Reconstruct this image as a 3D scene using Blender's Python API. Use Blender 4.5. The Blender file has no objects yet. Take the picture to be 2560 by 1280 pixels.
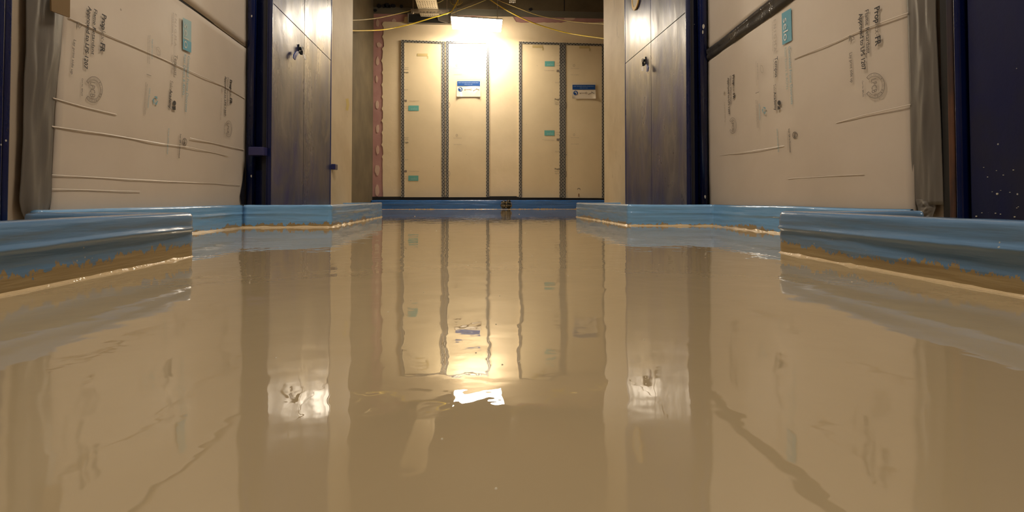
import bpy, bmesh, math, random
from mathutils import Vector, Matrix, noise
random.seed(7)
S = 0.145                      # one working unit (the lens height above the floor) in metres
scn = bpy.context.scene
COL = scn.collection

# ---------------------------------------------------------------- camera
F = 1300.0
TH = math.atan(29.5 / F)
PS = math.atan(83 / F * math.cos(TH))
FW = Vector((math.sin(PS) * math.cos(TH), math.cos(PS) * math.cos(TH), math.sin(TH)))
RT = Vector((math.cos(PS), -math.sin(PS), 0))
UP = RT.cross(FW)
cam_d = bpy.data.cameras.new('camera')
cam = bpy.data.objects.new('camera', cam_d); COL.objects.link(cam)
cam_d.sensor_width = 36; cam_d.lens = F / 2560 * 36
cam_d.shift_y = -(640 - 467.5) / 2560
cam_d.clip_start = 0.01
cam.matrix_world = Matrix(((RT.x, UP.x, -FW.x, 0), (RT.y, UP.y, -FW.y, 0), (RT.z, UP.z, -FW.z, S), (0, 0, 0, 1)))
scn.camera = cam

# ---------------------------------------------------------------- world, view
w = bpy.data.worlds.new('world'); scn.world = w; w.use_nodes = True
w.node_tree.nodes['Background'].inputs[0].default_value = (1.0, 0.84, 0.62, 1)
w.node_tree.nodes['Background'].inputs[1].default_value = 0.25
scn.view_settings.view_transform = 'Standard'
scn.view_settings.look = 'None'
scn.view_settings.exposure = 0.14
scn.view_settings.gamma = 1.0
scn.view_settings.use_curve_mapping = False
LAMP_COL = (1.0, 0.87, 0.69)
FAR_LAMP = 52.0
ROOM_LAMP = 33.0

# ---------------------------------------------------------------- picture-to-plane helpers (units of S)
def ray(u, v):
    return FW + RT * ((u - 1280) / F) + UP * ((467.5 - v) / F)
def onX(u, v, X):
    d = ray(u, v); t = X / d.x; return (X, t * d.y, 1 + t * d.z)
def onY(u, v, Y):
    d = ray(u, v); t = Y / d.y; return (t * d.x, Y, 1 + t * d.z)

# ---------------------------------------------------------------- materials
def mat(name, base=(.5, .5, .5), rough=.5, metal=0, coat=0, spec=.5, emis=None, es=0, ior=1.5):
    m = bpy.data.materials.new(name); m.use_nodes = True
    b = m.node_tree.nodes['Principled BSDF']
    b.inputs['Base Color'].default_value = (*base, 1)
    b.inputs['Roughness'].default_value = rough
    b.inputs['Metallic'].default_value = metal
    b.inputs['Coat Weight'].default_value = coat
    b.inputs['Coat Roughness'].default_value = .08
    b.inputs['Specular IOR Level'].default_value = spec
    b.inputs['IOR'].default_value = ior
    if emis:
        b.inputs['Emission Color'].default_value = (*emis, 1)
        b.inputs['Emission Strength'].default_value = es
    return m
def N(m, t): return m.node_tree.nodes.new(t)
def L(m, a, b): m.node_tree.links.new(a, b)
def B(m): return m.node_tree.nodes['Principled BSDF']
def coords(m, scale=(1, 1, 1)):
    g = N(m, 'ShaderNodeNewGeometry'); mp = N(m, 'ShaderNodeMapping')
    mp.inputs['Scale'].default_value = scale
    L(m, g.outputs['Position'], mp.inputs['Vector']); return mp.outputs[0]
def nz(m, scale, detail=4, rough=.55, sc=(1, 1, 1), dist=0):
    n = N(m, 'ShaderNodeTexNoise'); n.inputs['Scale'].default_value = scale
    n.inputs['Detail'].default_value = detail; n.inputs['Roughness'].default_value = rough
    n.inputs['Distortion'].default_value = dist
    L(m, coords(m, sc), n.inputs['Vector']); return n.outputs['Fac']
def ramp(m, fac, stops):
    r = N(m, 'ShaderNodeValToRGB'); L(m, fac, r.inputs[0])
    e = r.color_ramp.elements
    e[0].position, e[0].color = stops[0][0], (*stops[0][1], 1)
    e[1].position, e[1].color = stops[-1][0], (*stops[-1][1], 1)
    for p, c in stops[1:-1]:
        x = e.new(p); x.color = (*c, 1)
    return r.outputs[0]
def mixc(m, fac, a, b):
    x = N(m, 'ShaderNodeMix'); x.data_type = 'RGBA'
    if isinstance(fac, (int, float)): x.inputs[0].default_value = fac
    else: L(m, fac, x.inputs[0])
    for i, c in ((6, a), (7, b)):
        if isinstance(c, tuple): x.inputs[i].default_value = (*c, 1)
        else: L(m, c, x.inputs[i])
    return x.outputs[2]
def mth(m, op, a, b=None, c=None):
    x = N(m, 'ShaderNodeMath'); x.operation = op
    for i, q in enumerate((a, b, c)):
        if q is None: continue
        if isinstance(q, (int, float)): x.inputs[i].default_value = q
        else: L(m, q, x.inputs[i])
    return x.outputs[0]
def bump(m, h, dist, strength=1, prev=None):
    b = N(m, 'ShaderNodeBump'); b.inputs['Distance'].default_value = dist
    b.inputs['Strength'].default_value = strength
    L(m, h, b.inputs['Height'])
    if prev: L(m, prev, b.inputs['Normal'])
    return b.outputs[0]
def rr(m, fac, lo, hi):
    x = N(m, 'ShaderNodeMapRange'); L(m, fac, x.inputs[0])
    x.inputs[1].default_value = .3; x.inputs[2].default_value = .7
    x.inputs[3].default_value = lo; x.inputs[4].default_value = hi
    return x.outputs[0]

def plaster(name, c1, c2, rough=.75, stain=None, ns=3):
    m = mat(name, c1, rough)
    c = ramp(m, nz(m, ns, 5), [(.35, c1), (.65, c2)])
    if stain:
        s = ramp(m, nz(m, 22, 3, .6, (1, 1, .35)), [(.66, (0, 0, 0)), (.76, (1, 1, 1))])
        c = mixc(m, mth(m, 'MULTIPLY', s, .6), c, stain)
    L(m, c, B(m).inputs['Base Color'])
    L(m, bump(m, nz(m, 14, 6), .002), B(m).inputs['Normal'])
    return m

# poured resin floor, still wet
M_floor = mat('wet_resin', (.42, .30, .17), .0, ior=2.0)
c = ramp(M_floor, nz(M_floor, 1.3, 5, .5, (1, .5, 1), .6), [(.3, (.44, .33, .185)), (.7, (.50, .385, .225))])
sp = N(M_floor, 'ShaderNodeTexVoronoi'); sp.inputs['Scale'].default_value = 16
L(M_floor, coords(M_floor), sp.inputs['Vector'])
spk = ramp(M_floor, sp.outputs['Distance'], [(0.0, (1, 1, 1)), (.035, (0, 0, 0))])
c = mixc(M_floor, mth(M_floor, 'MULTIPLY', spk, .0), c, (.8, .75, .65))
L(M_floor, c, B(M_floor).inputs['Base Color'])
n1 = bump(M_floor, nz(M_floor, 8, 2, .5), .0010)
n2 = bump(M_floor, nz(M_floor, 28, 2, .5), .00022, prev=n1)
n3 = bump(M_floor, nz(M_floor, 1.6, 2, .5), .0012, prev=n2)
L(M_floor, n3, B(M_floor).inputs['Normal'])

# blue membrane on the kerbs, splashed with resin along the foot
def kerb_mat(name, blue1, blue2, foot, wob, cover=.5):
    m = mat(name, blue1, .24, ior=1.5, coat=.8)
    g = N(m, 'ShaderNodeNewGeometry'); s = N(m, 'ShaderNodeSeparateXYZ'); L(m, g.outputs['Position'], s.inputs[0])
    z = mth(m, 'DIVIDE', s.outputs[2], S)
    n = nz(m, 38, 7, .75, (1, 1, .6))
    nb = nz(m, 3.2, 2, .5, (1, 1, .1))
    lim = mth(m, 'ADD', foot, mth(m, 'MULTIPLY', mth(m, 'SUBTRACT', n, .5), wob * 2.2))
    lim = mth(m, 'ADD', lim, mth(m, 'MULTIPLY', mth(m, 'SUBTRACT', nb, cover), wob * 1.6))
    st = mth(m, 'GREATER_THAN', lim, z)
    base = ramp(m, nz(m, 9, 4, .6, (.4, .4, 3)), [(.3, blue1), (.7, blue2)])
    v = N(m, 'ShaderNodeTexVoronoi'); v.inputs['Scale'].default_value = 60; L(m, coords(m), v.inputs['Vector'])
    dots = mth(m, 'MULTIPLY', mth(m, 'LESS_THAN', v.outputs['Distance'], .10), mth(m, 'GREATER_THAN', nz(m, 11, 2), .58))
    base = mixc(m, mth(m, 'MULTIPLY', dots, .8), base, (.55, .5, .36))
    c = mixc(m, st, base, (.36, .25, .10))
    L(m, c, B(m).inputs['Base Color'])
    L(m, mth(m, 'ADD', mth(m, 'MULTIPLY', st, .3), .24), B(m).inputs['Roughness'])
    nn = bump(m, nz(m, 18, 4, .5, (.35, .35, 5)), .004, .55)
    nn = bump(m, st, .0012, 1, nn); B(m).inputs['Coat Roughness'].default_value = .13; L(m, nn, B(m).inputs['Coat Normal'])
    L(m, nn, B(m).inputs['Normal'])
    return m
M_kerb = kerb_mat('blue_membrane', (.16, .38, .66), (.22, .44, .72), .10, .28)
M_kerb_near = kerb_mat('blue_membrane_splashed', (.12, .24, .40), (.165, .29, .46), .20, .26, .42)
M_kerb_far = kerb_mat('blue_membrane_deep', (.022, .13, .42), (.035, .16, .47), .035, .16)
M_bead = mat('resin_bead', (.62, .46, .26), .12)
L(M_bead, bump(M_bead, nz(M_bead, 60, 3), .003), B(M_bead).inputs['Normal'])

# navy gloss paint
def navy(name, base, lo, hi, dent=.0015, speck=.9, cols=None):
    m = mat(name, base, .3)
    n = nz(m, 4, 5, .6, (1, 1, .45), .5)
    L(m, rr(m, n, lo, hi), B(m).inputs['Roughness'])
    c = ramp(m, nz(m, 5, 5, .6, (1, 1, .5), .8), cols or [(.35, base), (.5, tuple(x * 1.35 + .008 for x in base)), (.68, tuple(x * 2 + .03 for x in base))])
    v = N(m, 'ShaderNodeTexVoronoi'); v.inputs['Scale'].default_value = 22; L(m, coords(m), v.inputs['Vector'])
    d = mth(m, 'MULTIPLY', mth(m, 'LESS_THAN', v.outputs['Distance'], .055), mth(m, 'GREATER_THAN', nz(m, 6, 2), .5))
    c = mixc(m, mth(m, 'MULTIPLY', d, speck), c, (.5, .47, .4))
    L(m, c, B(m).inputs['Base Color'])
    nn = bump(m, nz(m, 5, 3, .45, (1, 1, .4), .4), .010, dent)
    nn = bump(m, nz(m, 60, 3), .0004, 1, nn)
    L(m, nn, B(m).inputs['Normal'])
    return m
M_door = navy('navy_door_paint', (.052, .052, .095), .24, .44, .6, .5, [(.36, (.022, .028, .13)), (.46, (.045, .048, .115)), (.58, (.075, .072, .10)), (.68, (.13, .12, .13))])
M_post = navy('navy_post_paint', (.0018, .0055, .045), .16, .34, .1, .9, [(.3, (.0018, .0055, .045)), (.7, (.004, .010, .062))])
M_neardoor = navy('navy_near_paint', (.0035, .007, .045), .34, .55, .1, .9, [(.35, (.002, .006, .055)), (.5, (.006, .009, .042)), (.7, (.014, .013, .035))])
M_bracket = mat('navy_bracket', (.035, .035, .12), .3)
M_seam = mat('dark_joint', (.006, .006, .012), .6)
M_rust = mat('rust', (.09, .03, .012), .8)
c = ramp(M_rust, nz(M_rust, 9, 5, .6, (1, 1, .25)), [(.40, (.012, .012, .03)), (.56, (.05, .022, .012)), (.72, (.16, .055, .015))])
L(M_rust, c, B(M_rust).inputs['Base Color'])

M_pillar = plaster('painted_pillar', (.66, .53, .33), (.76, .63, .42), .6, (.34, .25, .12))
M_skim = plaster('skim_plaster', (.76, .62, .40), (.82, .67, .45), .6)
M_pink = plaster('pink_plasterboard', (.42, .22, .20), (.50, .28, .25), .8)
M_filler = plaster('joint_filler', (.62, .42, .33), (.66, .48, .38), .8)
M_conc = plaster('raw_concrete', (.085, .064, .034), (.125, .095, .05), .85, (.08, .05, .03))
M_concd = plaster('dark_concrete', (.13, .085, .045), (.19, .13, .07), .85, (.05, .03, .02))
M_steelband = mat('grey_band', (.13, .12, .09), .6)
M_greywall = plaster('lined_wall', (.42, .34, .25), (.46, .38, .28), .7)
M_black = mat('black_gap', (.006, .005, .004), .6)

def sheet_mat(name, c1, c2, rough):
    m = mat(name, c1, rough)
    c = ramp(m, nz(m, 2.2, 5, .6), [(.32, c1), (.68, c2)])
    v = N(m, 'ShaderNodeTexVoronoi'); v.inputs['Scale'].default_value = 7; L(m, coords(m), v.inputs['Vector'])
    c = mixc(m, mth(m, 'MULTIPLY', mth(m, 'LESS_THAN', v.outputs['Distance'], .03), .6), c, (.2, .15, .1))
    L(m, c, B(m).inputs['Base Color'])
    nn = bump(m, nz(m, 5, 3), .006, .5)
    L(m, nn, B(m).inputs['Normal'])
    return m
M_sheet = sheet_mat('corrugated_plastic', (.60, .51, .405), (.66, .565, .455), .36)
M_film = sheet_mat('door_film', (.70, .57, .36), (.76, .62, .40), .32)
def foil(name, base, rough, amp):
    m = mat(name, base, rough)
    c = ramp(m, nz(m, 6, 4, .6, (1, 1, .3)), [(.3, base), (.7, tuple(x * 1.5 for x in base))])
    L(m, c, B(m).inputs['Base Color'])
    L(m, bump(m, nz(m, 12, 4, .5, (1, 1, .25), .5), .006, amp), B(m).inputs['Normal'])
    return m
M_foil = foil('grey_foil', (.135, .12, .10), .42, .6)
M_blacktape = foil('black_foil_tape', (.05, .045, .04), .16, 1)
M_ink = mat('black_ink', (.035, .03, .028), .5)
M_ink2 = mat('faint_ink', (.22, .18, .14), .5)
M_ink3 = mat('very_faint_ink', (.40, .33, .25), .5)
M_cyan = mat('cyan_ink', (.09, .33, .42), .4)
M_cyanfaint = mat('cyan_faint', (.27, .42, .42), .4)
M_teal = mat('teal_ink', (.16, .36, .42), .5)
M_cyanfar = mat('cyan_far', (.13, .40, .36), .4)
M_white = mat('white_ink', (.80, .80, .74), .5)
M_signblue = mat('sign_blue', (.006, .06, .24), .3)
M_signwhite = mat('sign_laminate', (.74, .64, .50), .10)
M_yellow = mat('yellow_cable', (.72, .52, .03), .4)
M_dimcable = mat('dull_cable', (.42, .32, .09), .5)
M_galv = mat('galvanised', (.55, .50, .42), .35, metal=.85)
L(M_galv, rr(M_galv, nz(M_galv, 12, 4), .25, .5), B(M_galv).inputs['Roughness'])
M_traymetal = mat('tray_metal', (.66, .58, .43), .5, metal=.3)
M_duct = mat('duct_metal', (.20, .18, .15), .35, metal=.6)
M_ductin = mat('duct_inside', (.012, .012, .010), .5)
M_lockblack = mat('lock_black', (.01, .01, .01), .3)
M_chrome = mat('chrome', (.7, .7, .7), .2, metal=1)
M_blueplastic = mat('blue_plastic', (.015, .04, .22), .4)
M_tag = mat('white_tag', (.85, .82, .76), .5)
M_yellowsign = mat('yellow_rim', (.72, .46, .10), .5)
M_disc = mat('disc_face', (.42, .36, .24), .5)
M_card = mat('cardboard', (.20, .125, .05), .8)
M_straw = mat('pale_cord', (.55, .44, .26), .6)
M_rubber = mat('black_rubber', (.012, .011, .008), .35)
M_mask = mat('masking_tape', (.55, .42, .19), .5)
M_led = mat('led_diffuser', (.9, .9, .9), .5, emis=LAMP_COL, es=FAR_LAMP)
M_led2 = mat('led_diffuser_room', (.9, .9, .9), .5, emis=(1, .90, .77), es=ROOM_LAMP)
M_lampbody = mat('lamp_body', (.7, .68, .62), .4)
M_glass = mat('clear_plastic', (.9, .88, .8), .12)

# chequered protection tape round the far doors
M_check = mat('check_tape', (.5, .5, .5), .35)
tc = N(M_check, 'ShaderNodeTexCoord')
br = N(M_check, 'ShaderNodeTexBrick')
br.inputs['Color1'].default_value = (.66, .61, .50, 1); br.inputs['Color2'].default_value = (.50, .46, .40, 1)
br.inputs['Mortar'].default_value = (.018, .018, .02, 1)
br.inputs['Scale'].default_value = 1
br.inputs['Mortar Size'].default_value = .0062
br.inputs['Mortar Smooth'].default_value = .1
br.inputs['Brick Width'].default_value = .048
br.inputs['Row Height'].default_value = .0185
br.offset = .5
L(M_check, tc.outputs['UV'], br.inputs['Vector']); L(M_check, br.outputs[0], B(M_check).inputs['Base Color'])

# ---------------------------------------------------------------- mesh helpers (verts in units of S, world frame)
def tag(o, label=None, cat=None, group=None, kind=None):
    if label: o['label'] = label
    if cat: o['category'] = cat
    if group: o['group'] = group
    if kind: o['kind'] = kind
    return o
def empty(name, loc, label=None, cat=None, group=None, kind=None):
    o = bpy.data.objects.new(name, None); COL.objects.link(o)
    o.location = Vector(loc) * S; o.empty_display_size = .05
    return tag(o, label, cat, group, kind)
def world_loc(o):
    v = Vector(o.location)
    while o.parent: o = o.parent; v += Vector(o.location)
    return v
def mesh(name, vs, fs, m, parent=None, smooth=False, uv=None, **kw):
    vs = [Vector(v) * S for v in vs]
    lo = Vector((min(v.x for v in vs), min(v.y for v in vs), min(v.z for v in vs)))
    hi = Vector((max(v.x for v in vs), max(v.y for v in vs), max(v.z for v in vs)))
    base = Vector(((lo.x + hi.x) / 2, (lo.y + hi.y) / 2, lo.z))
    me = bpy.data.meshes.new(name)
    me.from_pydata([v - base for v in vs], [], fs)
    if smooth:
        for p in me.polygons: p.use_smooth = True
    if uv:
        l = me.uv_layers.new(name='UVMap')
        for p in me.polygons:
            for li in p.loop_indices:
                l.data[li].uv = uv[me.loops[li].vertex_index]
    me.materials.append(m)
    me.update()
    o = bpy.data.objects.new(name, me); COL.objects.link(o)
    if parent:
        o.parent = parent; o.location = base - world_loc(parent)
    else: o.location = base
    return tag(o, **kw)
def box_vf(x0, x1, y0, y1, z0, z1, bev=0):
    bm = bmesh.new()
    bmesh.ops.create_cube(bm, size=1)
    for v in bm.verts:
        v.co = Vector(((x0 + x1) / 2 + v.co.x * (x1 - x0), (y0 + y1) / 2 + v.co.y * (y1 - y0), (z0 + z1) / 2 + v.co.z * (z1 - z0)))
    if bev: bmesh.ops.bevel(bm, geom=bm.edges[:], offset=bev, segments=2, affect='EDGES', profile=.5)
    bm.verts.index_update()
    vs = [v.co.copy() for v in bm.verts]; fs = [[v.index for v in f.verts] for f in bm.faces]
    bm.free(); return vs, fs
def box(name, x0, x1, y0, y1, z0, z1, m, parent=None, bev=0, **kw):
    vs, fs = box_vf(min(x0, x1), max(x0, x1), min(y0, y1), max(y0, y1), min(z0, z1), max(z0, z1), bev)
    return mesh(name, vs, fs, m, parent, **kw)
def join(*parts):
    vs, fs = [], []
    for v, f in parts:
        k = len(vs); vs += list(v); fs += [[i + k for i in q] for q in f]
    return vs, fs
def tube_vf(pts, r, n=8):
    pts = [Vector(p) for p in pts]; vs, fs = [], []
    for i, p in enumerate(pts):
        d = (pts[min(i + 1, len(pts) - 1)] - pts[max(i - 1, 0)]).normalized()
        a = d.cross(Vector((0, 0, 1)));
        if a.length < .05: a = d.cross(Vector((0, 1, 0)))
        a.normalize(); b = d.cross(a)
        for k in range(n):
            t = 2 * math.pi * k / n; vs.append(p + (a * math.cos(t) + b * math.sin(t)) * r)
    for i in range(len(pts) - 1):
        for k in range(n):
            fs.append([i * n + k, i * n + (k + 1) % n, (i + 1) * n + (k + 1) % n, (i + 1) * n + k])
    fs.append(list(range(n - 1, -1, -1))); fs.append([(len(pts) - 1) * n + k for k in range(n)])
    return vs, fs
def smooth_path(p, k=8):
    p = [Vector(q) for q in p]; out = []
    for i in range(len(p) - 1):
        a, b, c, d = p[max(i - 1, 0)], p[i], p[i + 1], p[min(i + 2, len(p) - 1)]
        for j in range(k):
            t = j / k
            out.append(.5 * ((2 * b) + (c - a) * t + (2 * a - 5 * b + 4 * c - d) * t * t + (3 * b - a - 3 * c + d) * t ** 3))
    out.append(p[-1]); return out
def plate(name, quad, thick, normal, m, parent=None, **kw):
    """flat piece: quad (any polygon) pushed by thick along normal"""
    n = Vector(normal) * thick
    q = [Vector(p) for p in quad]; k = len(q)
    vs = q + [p + n for p in q]
    fs = [list(range(k))[::-1], [k + i for i in range(k)]] + [[i, (i + 1) % k, k + (i + 1) % k, k + i] for i in range(k)]
    return mesh(name, vs, fs, m, parent, **kw)

# ---------------------------------------------------------------- text
_cache = {}
def glyphs(s, bold=0.0, spacing=1.0):
    key = (s, bold, spacing)
    if key not in _cache:
        cu = bpy.data.curves.new('t', 'FONT'); cu.body = s; cu.offset = bold; cu.space_character = spacing
        cu.resolution_u = 2
        o = bpy.data.objects.new('t', cu); COL.objects.link(o)
        bpy.context.view_layer.update()
        me = bpy.data.meshes.new_from_object(o.evaluated_get(bpy.context.evaluated_depsgraph_get()))
        vs = [v.co.copy() for v in me.vertices]; fs = [list(p.vertices) for p in me.polygons]
        bpy.data.objects.remove(o); bpy.data.curves.remove(cu); bpy.data.meshes.remove(me)
        x0 = min(v.x for v in vs); x1 = max(v.x for v in vs)
        _cache[key] = ([Vector(((v.x - x0) / (x1 - x0), v.y / .70 - .5, 0)) for v in vs], fs)
    return _cache[key]
def text_on(plane, s, p0, p1, cap, m, parent, name='print', bold=0.0, spacing=1.0, lift=.012):
    """plane(u,v)->point; the line of text runs p0 -> p1 through its mid height, cap = cap height in the same frame"""
    vs, fs = glyphs(s, bold, spacing)
    A, Bp = Vector(plane(*p0)), Vector(plane(*p1))
    dx, dy = p1[0] - p0[0], p1[1] - p0[1]; l = math.hypot(dx, dy)
    ux, uy = dy / l, -dx / l            # 'up' of the letters in the picture: left-hand of the reading direction
    mid = ((p0[0] + p1[0]) / 2, (p0[1] + p1[1]) / 2)
    U = Vector(plane(mid[0] + ux * cap / 2, mid[1] + uy * cap / 2)) - Vector(plane(mid[0] - ux * cap / 2, mid[1] - uy * cap / 2))
    D = Bp - A
    U = U - D * (U.dot(D) / D.length_squared)
    n = U.cross(D).normalized()
    if n.dot(-Vector((A.x, A.y, 0))) < 0: n = -n
    return mesh(name, [A + D * v.x + U * v.y + n * lift for v in vs], fs, m, parent)
def poly_on(plane, pts, m, parent, name='print', lift=.010):
    q = [Vector(plane(*p)) for p in pts]
    n = (q[1] - q[0]).cross(q[2] - q[0]).normalized()
    if n.dot(-Vector((q[0].x, q[0].y, 0))) < 0: n = -n
    return mesh(name, [p + n * lift for p in q], [list(range(len(q)))], m, parent)
def ring_on(plane, c, rx, ry, wdt, a0, a1, m, parent, name='print', lift=.012):
    k = max(8, int(abs(a1 - a0) / 9)); vs = []
    n = Vector((1, 0, 0)) if plane(*c)[0] < 0 else Vector((-1, 0, 0))
    if abs(plane(*c)[1]) > 40: n = Vector((0, -1, 0))
    for i in range(k + 1):
        a = math.radians(a0 + (a1 - a0) * i / k)
        for r in (1, 1 - wdt):
            vs.append(Vector(plane(c[0] + rx * r * math.cos(a), c[1] + ry * r * math.sin(a))) + n * lift)
    return mesh(name, vs, [[2 * i, 2 * i + 1, 2 * i + 3, 2 * i + 2] for i in range(k)], m, parent)

# ================================================================ LAMPS
def led_panel(x0, x1, y0, y1, zl, zr, m, label, hang=None):
    """flat LED panel, edge heights zl (left) and zr (right)"""
    t = empty('led_panel_light', ((x0 + x1) / 2, (y0 + y1) / 2, min(zl, zr)), label, 'light')
    def slab(a, b, e, inset=0):
        vs = []
        for (x, z) in ((x0 + inset, zl), (x1 - inset, zr)):
            for y in (y0 + inset, y1 - inset):
                vs += [(x, y, z + a), (x, y, z + b)]
        return vs, [[0, 1, 3, 2], [4, 6, 7, 5], [0, 4, 5, 1], [2, 3, 7, 6], [0, 2, 6, 4], [1, 5, 7, 3]]
    mesh('housing', *slab(.16, .28, 0), M_lampbody, t)
    mesh('diffuser', *slab(-.1, .155, 0, .03), m, t)
    if hang:
        for x in (x0 + .4, x1 - .4):
            mesh('hanger_rod', *tube_vf([(x, (y0 + y1) / 2, max(zl, zr) + .27), (x, (y0 + y1) / 2, hang)], .03, 6), M_galv, t)
    return t
CEIL = 20.9
a = onY(1127, 38, 46.6); b = onY(1256, 46, 46.6)
led_panel(a[0], b[0], 46.6, 49.3, a[2] - .28, b[2] - .28, M_led, 'glaring white LED panel light hung below the ceiling before the far wall', CEIL)
led_panel(-1.8, 2.2, -9.5, -5.5, 19.8, 19.8, M_led2, 'LED ceiling panel light behind the viewpoint')
led_panel(-1.8, 2.2, 12, 16, 19.8, 19.8, M_led2, 'LED ceiling panel light above the middle of the corridor')

# ================================================================ STRUCTURE
st = dict(kind='structure')
box('floor', -16, 16, -27, 54, -1, 0, M_floor, **st)
box('ceiling', -16, 16, -27, 54, CEIL, CEIL + 1, M_concd, **st)
XL, XR = -7.53, 7.93           # planes of the steel doors and the pillars
RL, RR = -8.48, 8.82           # recess walls
YW = 51.0                      # far wall
box('wall_left', -14, RL - .05, 8.9, 19.4, 0, CEIL, M_greywall, **st)
box('wall_right', RR + .05, 14, 8.4, 19.4, 0, CEIL, M_greywall, **st)
box('wall_back', -14, 16, YW, YW + 1.5, 0, CEIL, M_pink, **st)
box('wall_left_lobby', -14, -10.25, 32, YW, 0, CEIL, M_conc, **st)
box('wall_right_lobby', 13.5, 16, 32.6, YW, 0, CEIL, M_conc, **st)
box('wall_behind', -15, 15, -27, -26, 0, CEIL, M_greywall, **st)
wp = box('wall_left_pillar', -14, XL, 27.03, 31.43, 0, CEIL, M_pillar, bev=.05, **st)
wq = box('wall_right_pillar', XR, 14, 27.75, 32.53, 0, CEIL, M_pillar, bev=.05, **st)
# the mass of wall behind the two pairs of riser doors, kept clear of the door leaves
box('wall_left_riser', -14, XL - .35, 19.75, 27.0, 0, CEIL, M_greywall, **st)
box('wall_right_riser', XR + .35, 14, 19.75, 27.7, 0, CEIL, M_greywall, **st)
box('wall_left_near', -14, XL - .35, -26, 8.88, 0, CEIL, M_greywall, **st)
box('wall_right_near', XR + .35, 14, -26, 8.35, 0, CEIL, M_greywall, **st)

# yellow smear on the left pillar, damp foot on the right one
PL = lambda u, v: onX(u, v, XL); PR = lambda u, v: onX(u, v, XR)
poly_on(PL, [(864, 247), (871, 246), (873, 262), (870, 277), (864, 275), (866, 262)], mat('yellow_smear', (.72, .55, .14), .6), wp, 'smear', .006)
box('wall_clip', XL, XL + .22, *(lambda p: (p[1] - .12, p[1] + .35))(onX(829, 416, XL)), onX(829, 424, XL)[2], onX(829, 410, XL)[2], M_bracket, wp, .03)

# far wall: skim coat over the board, concrete beam and grey band above it
BW = lambda u, v: onY(u, v, YW)
def skim():
    pts = []
    for v in range(500, 50, -6):
        u = 957 + 3.0 * noise.noise((v * .03, 0, 0)) + (-3 if 60 < v < 400 and (v // 6) % 5 == 0 else 0) + (2 if v < 120 else 0)
        pts.append((u, v))
    for u in range(962, 1012, 6): pts.append((u, 55 + 3 * noise.noise((u * .1, 3, 0))))
    for u in range(1012, 1290, 10): pts.append((u, 42))
    for u in range(1290, 1500, 7): pts.append((u, 57 + 4 * noise.noise((u * .06, 7, 0)) - (3 if 1405 < u < 1440 else 0)))
    pts += [(1540, 52), (1560, 500)]
    vs = [Vector(BW(*p)) for p in pts]
    k = len(vs)
    c0 = Vector(BW(1240, 300))
    allv = [v + Vector((0, -.05, 0)) for v in vs] + [c0 + Vector((0, -.05, 0))] + vs
    fs = [[i, (i + 1) % k, k] for i in range(k)] + [[i, k + 1 + i, k + 1 + (i + 1) % k, (i + 1) % k] for i in range(k)]
    return allv, fs
wb = bpy.data.objects['wall_back']
mesh('skim_coat', *skim(), M_skim, wb)
for (u, v, rx, ry) in ((944, 58, 4, 9), (948, 112, 6, 6), (944, 153, 4, 11), (942, 198, 3, 9), (943, 262, 4, 10), (944, 322, 4, 10), (944, 375, 4, 11), (943, 425, 6, 13), (943, 476, 5, 14), (985, 52, 5, 5), (1424, 46, 14, 5)):
    pts = []
    for i in range(14):
        a_ = 2 * math.pi * i / 14; k_ = 1 + .3 * noise.noise((u + math.cos(a_) * 2, v + math.sin(a_) * 2, 0))
        pts.append(BW(u + rx * k_ * math.cos(a_), v + ry * k_ * math.sin(a_)))
    plate('filler_patch', pts, .03, (0, -1, 0), M_filler, wb)
z40, z25 = BW(1200, 40)[2], BW(1200, 24)[2]
box('trim_1', -10.25, 13.5, YW - .08, YW, z40, z25, M_steelband, **st)
bt = box('wall_back_beam', -10.25, 13.5, YW - .14, YW, z25, CEIL, M_conc, **st)
ux = BW(1410, 10)[0]
box('beam_joint', ux - .04, ux + .04, YW - .16, YW - .13, z25, CEIL, M_seam, bt)
for i in range(9):                                      # broken edge along the underside of the beam
    u = (925, 938, 948, 960, 968, 975, 983, 1004, 1326)[i]; v = (14, 26, 15, 15, 14, 16, 15, 16, 24)[i]
    p = onY(u, v, YW - .14); r_ = .12 + .14 * random.random()
    vs = [(p[0] + r_ * (1 + .4 * random.random()) * math.cos(t), YW - .18, p[2] + r_ * .8 * (1 + .5 * random.random()) * math.sin(t)) for t in [k * .9 for k in range(7)]]
    plate('chipped_hole', vs, .03, (0, 1, 0), M_seam, bt)
# black gap strip under the far wall, tapering to the right
a0 = onY(870, 492, YW - .12); a1 = onY(1292, 490.5, YW - .12); a2 = onY(1292, 492, YW - .12); a3 = onY(1512, 496.5, YW - .12)
b0 = onY(870, 502, YW - .12); b3 = onY(1512, 500, YW - .12)
plate('trim_2', [b0, b3, a3, a2, a1, a0], .1, (0, 1, 0), M_black, **st)

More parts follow.
